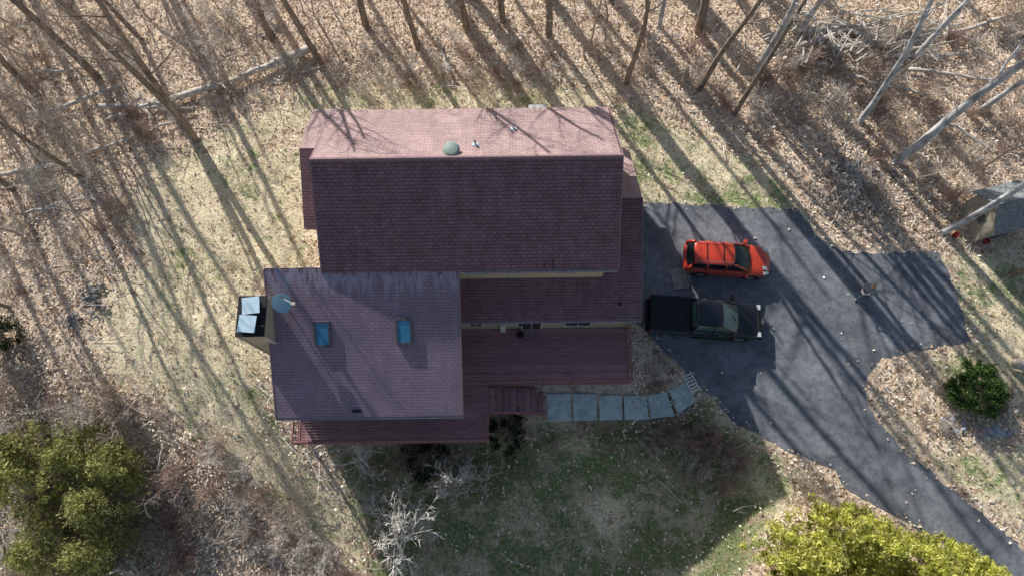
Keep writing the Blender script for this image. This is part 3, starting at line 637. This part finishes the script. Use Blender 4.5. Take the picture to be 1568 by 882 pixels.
def rocks(name,cx,cy,n,spread,s0,s1,mat=mRock):
    c=G(cx,cy); bm=bmesh.new()
    for i in range(n):
        p=c+Vector((R.gauss(0,spread[0]),R.gauss(0,spread[1]),0)); p.z=float(T(p.x,p.y))+.03
        r=bmesh.ops.create_icosphere(bm,subdivisions=2,radius=R.uniform(s0,s1)); sc=Vector((R.uniform(.7,1.3),R.uniform(.5,1.0),R.uniform(.4,.8)))
        ph=[R.uniform(0,6) for _ in range(3)]; m_=Matrix.Rotation(R.uniform(0,6),3,'Z')
        for v in r['verts']:
            q=v.co.copy(); k=1+.25*math.sin(q.x*14+ph[0])*math.sin(q.y*12+ph[1])+.16*math.sin(q.z*20+ph[2]); q*=k; v.co=m_@Vector((q.x*sc.x,q.y*sc.y,q.z*sc.z))+p
    me=bpy.data.meshes.new(name); bm.to_mesh(me); bm.free(); me.materials.append(mat); link(bpy.data.objects.new(name,me))
rocks('rock_pile',142,462,30,(.4,.55),.1,.26); rocks('rock_pile',115,490,12,(.3,.3),.08,.2)
mPR=M('pale_rock',(.6,.63,.68),(.3,.31,.34),4,.9)
rocks('rock_pile',1295,262,22,(.6,.5),.1,.24); rocks('garden_rocks',1510,658,18,(.9,.15),.12,.28,mPR); rocks('garden_rocks',1455,645,8,(.4,.15),.1,.2,mPR)
rocks('garden_rocks',405,52,8,(.4,.3),.1,.25); rocks('garden_rocks',1365,265,8,(.5,.3),.1,.2)
b=MB(); c=G(1300,285)
for i in range(170):
    a=R.uniform(0,6.28); p=c+Vector((R.gauss(0,.9),R.gauss(0,.7),R.uniform(.05,.6))); L=R.uniform(.5,1.6); d=Vector((math.cos(a),math.sin(a),R.uniform(-.2,.3)))*L; b.tube([p-d*.5,p+d*.5],[.03,.012],4)
b.obj('brush_pile',mLog,recalc=False)
b=MB(); c=G(1310,60)
for i in range(130):
    a=R.gauss(.2,.8); p=c+Vector((R.gauss(0,2.6),R.gauss(0,1.0),R.uniform(.05,.7))); L=R.uniform(1,3); d=Vector((math.cos(a),math.sin(a),R.uniform(-.1,.2)))*L; b.tube([p-d*.5,p+Vector((R.gauss(0,.08),R.gauss(0,.08),0)),p+d*.5],[.07,.05,.025],5)
b.obj('brush_pile',mLog,recalc=False)
# ------------------------------------------------------------ shed
sp_=G(1512,336); sd=empty('garden_shed',sp_,math.radians(14))
b=MB(); b.box((0,0,1.0),(2.7,2.2,2.0)); b.prism([(-1.1,2.0),(1.1,2.0),(0,2.95)],-1.35,1.35,'x'); b.obj('walls',M('tan_boards',(.52,.47,.38),(.3,.27,.22),2,.9,stretch=(8,8,.5)),sd)
mSR=M('shed_shingles',(.33,.36,.37),(.15,.17,.18),7,.9,bmp=.4)
b=MB(); b.prism([(-1.35,1.82),(0,3.02),(0,2.92),(-1.35,1.72)],-1.55,1.55,'x'); b.prism([(0,3.018),(1.35,1.82),(1.35,1.72),(0,2.915)],-1.55,1.55,'x'); b.tube([(-1.57,0,3.02),(1.57,0,3.02)],[.06,.06],6)
b.obj('roof',mSR,sd)
b=MB(); b.box((.0,-1.13,.95),(.9,.05,1.8)); b.box((-1.375,0,1.3),(.04,.7,.6)); b.obj('door_and_window',mSkyF,sd)
def bucket(px,py):
    p=G(px,py); b=MB(); b.tube([(0,0,0),(0,0,.3)],[.11,.15],14); b.tube([(0,0,.3),(0,0,.32)],[.16,.16],14)
    o=b.obj('red_bucket',M('red_plastic',(.4,.02,.03),(.3,.02,.02),3,.5)); o.location=p
bucket(1460,362); bucket(1507,372)
pc=G(1040,428); b=MB()
for i in range(9): b.box((0,-.52+i*.13,.13),(.85,.09,.02))
for i in (-1,0,1): b.box((i*.38,0,.07),(.06,1.12,.09))
o=b.obj('wooden_pallet',M('grey_wood',(.5,.49,.45),(.34,.33,.3),4,.9)); o.location=pc; o.rotation_euler=(0,0,.15)
pc=G(1058,586); b=MB()
for s_ in (-.24,.24): b.box((s_,0,.12),(.05,1.15,.06))
for i in range(6): b.box((0,-.45+i*.18,.12),(.44,.09,.03))
o=b.obj('step_ladder',mWhite); o.location=pc+Vector((0,0,.02)); o.rotation_euler=(0,0,.45)
# ------------------------------------------------------------ vehicles
def loft_body(secs,name,mat,parent,sub=2):
    b=MB(); vs=[]; 
    for x,w,zb,zs,zt,wt in secs:
        half=[(w*.80,zb),(w*.97,zb+.10),(w,zb+.3),(w*.99,(zb+zs)/2+.12),(w*.965,zs-.03),(w*.90,zs+.25*(zt-zs)),(wt*.75,zt),(wt*.35,zt+.015)]
        ring=half+[(-y,z) for y,z in reversed(half)]; vs+=[(x,y,z) for y,z in ring]
    n=16; fs=[]
    for i in range(len(secs)-1):
        for j in range(n): fs.append((i*n+j,i*n+(j+1)%n,(i+1)*n+(j+1)%n,(i+1)*n+j))
    k=(len(secs)-1)*n; fs.append(tuple(range(n-1,-1,-1))); fs.append(tuple(k+j for j in range(n)))
    b.add(vs,fs); return b.obj(name,mat,parent,smooth=True,subsurf=sub)
def loft_rings(secs,name,mat,parent,sub=2):
    """secs: x, z bottom, half width bottom, z top, half width top, crown"""
    b=MB(); vs=[]
    for x,zb,wb,zt,wt,cr in secs:
        half=[(wb,zb),(wb*.5+wt*.5+.02,(zb+zt)/2),(wt+.01,zt-.05),(wt*.86,zt),(wt*.4,zt+cr)]
        ring=half+[(-y,z) for y,z in reversed(half)]; vs+=[(x,y,z) for y,z in ring]
    n=10; fs=[]
    for i in range(len(secs)-1):
        for j in range(n): fs.append((i*n+j,i*n+(j+1)%n,(i+1)*n+(j+1)%n,(i+1)*n+j))
    k=(len(secs)-1)*n; fs.append(tuple(range(n-1,-1,-1))); fs.append(tuple(k+j for j in range(n)))
    b.add(vs,fs); return b.obj(name,mat,parent,smooth=True,subsurf=sub)
def wheels(par,xs_,w,r,):
    i=0
    for x in xs_:
        for s_ in (-1,1):
            i+=1; b=MB(); y0=s_*(w-.24); y1=s_*(w+.005)
            b.tube([(x,y0,r),(x,y0+s_*.02,r),(x,y1-s_*.03,r),(x,y1,r)],[r*.9,r,r,r*.92],24,0)
            b.tube([(x,y1-s_*.01,r),(x,y1+s_*.008,r)],[r*.62,r*.6],18,1)
            for k in range(5):
                a=k*1.2566; b.box((x+math.cos(a)*r*.3,y1+s_*.012,r+math.sin(a)*r*.3),(r*.5,.02,.06),Matrix.Rotation(-a,3,'Y'),mi=1)
            b.obj('wheel_%d'%i,[mTyre,mRim],par)
            b=MB(); pts=[(x+math.cos(a)*(r+.05),s_*(w-.01),r+math.sin(a)*(r+.05)) for a in np.linspace(-.2,math.pi+.2,14)]
            b.tube(pts,[.045]*14,6); b.obj('wheel_arch_%d'%i,mBlack,par)
p=G(1107,404); car=empty('red_suv_car',p+Vector((0,0,.02)),math.radians(-4))
loft_body([(-2.38,.55,.42,.78,.84,.52),(-2.32,.76,.32,.93,.98,.72),(-2.05,.88,.26,1.02,1.07,.84),(-1.2,.91,.25,1.02,1.06,.86),(0,.91,.25,1.0,1.04,.86),(.9,.91,.25,.98,1.04,.86),(1.3,.905,.26,.95,1.02,.84),(1.75,.88,.28,.90,.96,.80),(2.1,.80,.3,.80,.86,.68),(2.32,.62,.34,.66,.72,.5),(2.40,.40,.4,.55,.6,.34)],'body',mRedP,car)
loft_rings([(-2.30,1.0,.60,1.10,.52,.01),(-2.22,1.0,.76,1.34,.60,.02),(-2.0,1.0,.83,1.62,.63,.02),(-1.2,1.0,.85,1.66,.67,.03),(-.3,1.0,.85,1.66,.67,.03),(.30,1.0,.84,1.62,.65,.03),(.62,1.0,.82,1.42,.68,.05),(.98,1.0,.78,1.18,.66,.08),(1.22,1.0,.62,1.03,.52,.06)],'cabin_glass',mGlass,car)
loft_rings([(-2.02,1.585,.46,1.61,.42,.01),(-1.94,1.585,.60,1.66,.55,.02),(-1.6,1.59,.655,1.69,.61,.03),(-.6,1.59,.66,1.70,.62,.035),(-.1,1.58,.655,1.69,.61,.03),(.10,1.57,.62,1.665,.56,.03),(.2,1.56,.5,1.63,.44,.02)],'roof',mRedP,car)
b=MB()
for s_ in (-1,1):
    b.tube([(1.15,s_*.77,1.0),(.75,s_*.70,1.33),(.18,s_*.61,1.64)],[.045,.04,.04],6); b.tube([(-2.2,s_*.80,1.0),(-2.1,s_*.70,1.35),(-1.95,s_*.60,1.62)],[.10,.09,.08],6)
    b.tube([(-.2,s_*.85,1.0),(-.23,s_*.77,1.34),(-.25,s_*.655,1.62)],[.03,.03,.03],6); b.tube([(-1.25,s_*.85,1.0),(-1.25,s_*.77,1.34),(-1.25,s_*.655,1.62)],[.045,.04,.04],6)
b.obj('pillars',mRedP,car,smooth=True)
b=MB()
for s_ in (-1,1):
    b.tube([(-1.85,s_*.54,1.70),(-1.7,s_*.54,1.75),(.0,s_*.53,1.75),(.08,s_*.53,1.70)],[.018]*4,6,0); 
    b.box((.95,s_*1.0,1.02),(.18,.2,.15),mi=1)
    b.box((-1.25,s_*.915,.86),(.02,.02,.2),mi=2); b.box((-.22,s_*.915,.75),(.015,.02,.45),mi=2); b.box((.9,s_*.913,.72),(.015,.02,.4),mi=2)
for x in (-1.35,-.45): b.box((x,0,1.755),(.04,1.06,.025),mi=2)
b.box((2.33,0,.5),(.1,.7,.16),mi=2); b.box((-2.40,0,.62),(.03,.35,.14),mi=3)
b.tube([(1.2,-.1,1.10),(.95,-.5,1.24)],[.012,.012],4,2); b.tube([(1.2,.4,1.10),(1.0,.0,1.28)],[.012,.012],4,2)
b.obj('trim',[mGutter,mRedP,mBlack,mWhite],car,bevel=.008)
b=MB()
for s_ in (-1,1):
    b.box((2.08,s_*.66,.79),(.34,.2,.12),Matrix.Rotation(-s_*.4,3,'Z')@Matrix.Rotation(.35,3,'Y'),0); b.box((-2.27,s_*.72,.98),(.1,.16,.3),None,1)
b.obj('lamps',[mLamp,mTail],car,bevel=.03)
b=MB(); b.box((2.0,-.42,.93),(.3,.2,.008),Matrix.Rotation(.3,3,'Y')); b.obj('white_patch_on_hood',mWhite,car)  # thin white patch on the hood
wheels(car,(-1.42,1.38),.89,.36)
p=G(1072,492); tk=empty('black_pickup_truck',p+Vector((0,0,.02)),math.radians(-4))
loft_body([(1.50,.97,.42,1.14,1.22,.90),(1.56,.99,.4,1.14,1.22,.92),(2.1,.985,.42,1.10,1.19,.90),(2.6,.97,.42,1.04,1.12,.87),(2.86,.93,.42,.95,1.02,.80),(2.96,.86,.45,.82,.9,.7),(2.99,.8,.5,.75,.8,.65)],'hood_and_fenders',mBlkP,tk)
loft_body([(-.78,.95,.42,1.16,1.2,.9),(-.76,.985,.40,1.2,1.24,.92),(-.3,.99,.40,1.2,1.24,.92),(1.0,.99,.40,1.18,1.24,.92),(1.56,.99,.4,1.14,1.22,.92),(1.6,.97,.42,1.12,1.2,.9)],'cab_lower',mBlkP,tk,1)
loft_rings([(-.78,1.15,.80,1.25,.72,.0),(-.74,1.15,.86,1.5,.74,.01),(-.62,1.15,.88,1.82,.71,.02),(0,1.15,.90,1.85,.74,.03),(.65,1.15,.90,1.84,.73,.03),(.85,1.15,.89,1.76,.72,.04),(1.2,1.15,.86,1.50,.74,.07),(1.6,1.15,.80,1.26,.70,.09),(1.74,1.15,.66,1.19,.56,.05)],'cab_glass',M('windscreen_glass',(.10,.16,.155),(.05,.09,.09),2,.08,spec=1),tk)
loft_rings([(-.68,1.76,.52,1.80,.48,.01),(-.62,1.76,.70,1.86,.64,.02),(-.3,1.77,.735,1.89,.68,.03),(.3,1.77,.74,1.90,.69,.035),(.66,1.76,.72,1.875,.66,.03),(.78,1.74,.6,1.82,.52,.02)],'roof',mBlkP,tk)
b=MB()
for s_ in (-1,1):
    b.tube([(1.65,s_*.83,1.18),(1.2,s_*.78,1.5),(.72,s_*.70,1.82)],[.055,.05,.045],6); b.tube([(-.74,s_*.88,1.18),(-.62,s_*.71,1.8)],[.09,.08],6); b.tube([(.35,s_*.91,1.18),(.32,s_*.84,1.5),(.3,s_*.73,1.82)],[.04,.04,.04],6)
b.box((-.25,0,1.935),(1.3*.5,.9,.006)); b.obj('pillars',mBlkP,tk)
b=MB(); bx0,bx1=-2.95,-.84
for s_ in (-1,1): b.box(((bx0+bx1)/2,s_*.93,.87),(bx1-bx0,.13,.86),mi=0)
b.box((bx0+.05,0,.87),(.1,1.73,.84),mi=0); b.box((bx1-.04,0,.87),(.07,1.73,.84),mi=0); b.box(((bx0+bx1)/2,0,.5),(bx1-bx0-.1,1.7,.1),mi=0)
b.box(((bx0+bx1)/2,0,1.32),(bx1-bx0-.04,1.84,.035),mi=1)
for k in (-1,0,1): b.box(((bx0+bx1)/2+k*.55,0,1.345),(.03,1.8,.014),mi=0)
b.box((bx0-.08,0,.55),(.14,1.8,.16),mi=2)
b.obj('bed_and_cover',[mBlkP,mTon,mBlack],tk,bevel=.02)
b=MB()
for s_ in (-1,1):
    b.box((1.4,s_*1.13,1.25),(.16,.26,.2),mi=0); b.box((2.86,s_*.74,.93),(.2,.26,.16),mi=1); b.box((bx0-.01,s_*.9,1.0),(.05,.12,.35),mi=2); b.tube([(-.6,s_*1.02,.42),(1.5,s_*1.02,.42)],[.05,.05],6,0)
    b.tube([(-.1,s_*.99,1.05),(.1,s_*.99,1.05)],[.012,.012],5,3); b.tube([(.7,s_*.99,1.05),(.9,s_*.99,1.05)],[.012,.012],5,3)
for y0 in (.15,.75): b.tube([(1.68,y0-.5,1.27),(1.3,y0-.05,1.55)],[.014,.014],4,0)
b.box((2.99,0,.82),(.05,1.1,.26),mi=0); b.box((3.04,0,.55),(.12,1.8,.18),mi=0); b.box((2.3,-.3,1.19),(.6,.02,.01),mi=0); b.box((2.3,.3,1.19),(.6,.02,.01),mi=0)
b.obj('trim',[mBlack,mLamp,mTail,mGutter],tk,bevel=.012)
wheels(tk,(-1.95,1.98),.97,.40)
# ------------------------------------------------------------ light, sky, camera
EL=math.radians(28.5); az=math.radians(57.5)
sv=Vector((-math.cos(az)*math.cos(EL),math.sin(az)*math.cos(EL),math.sin(EL)))
w=bpy.data.worlds.new('World'); S.world=w; w.use_nodes=True; nt=w.node_tree
sk=nt.nodes.new('ShaderNodeTexSky'); sk.sky_type='NISHITA'; sk.sun_disc=False; sk.sun_elevation=EL; sk.sun_rotation=math.atan2(sv.x,sv.y); sk.air_density=1.2
nt.links.new(sk.outputs[0],nt.nodes['Background'].inputs[0]); nt.nodes['Background'].inputs[1].default_value=.085
sl_=bpy.data.lights.new('sun','SUN'); sl_.energy=5; sl_.angle=math.radians(.5); sl_.color=(1,.955,.88)
so=bpy.data.objects.new('sun',sl_); so.rotation_euler=(-sv).to_track_quat('-Z','Y').to_euler(); so.location=(-20,30,40); link(so)
cam=bpy.data.cameras.new('camera'); cam.lens=36*F/1568; cam.sensor_width=36; cam.clip_end=2000; cam.clip_start=.5
co=bpy.data.objects.new('camera',cam); co.location=(0,0,H); co.rotation_euler=(TILT,0,0); link(co); S.camera=co
S.view_settings.view_transform='Standard'; S.view_settings.look='None'; S.view_settings.exposure=0
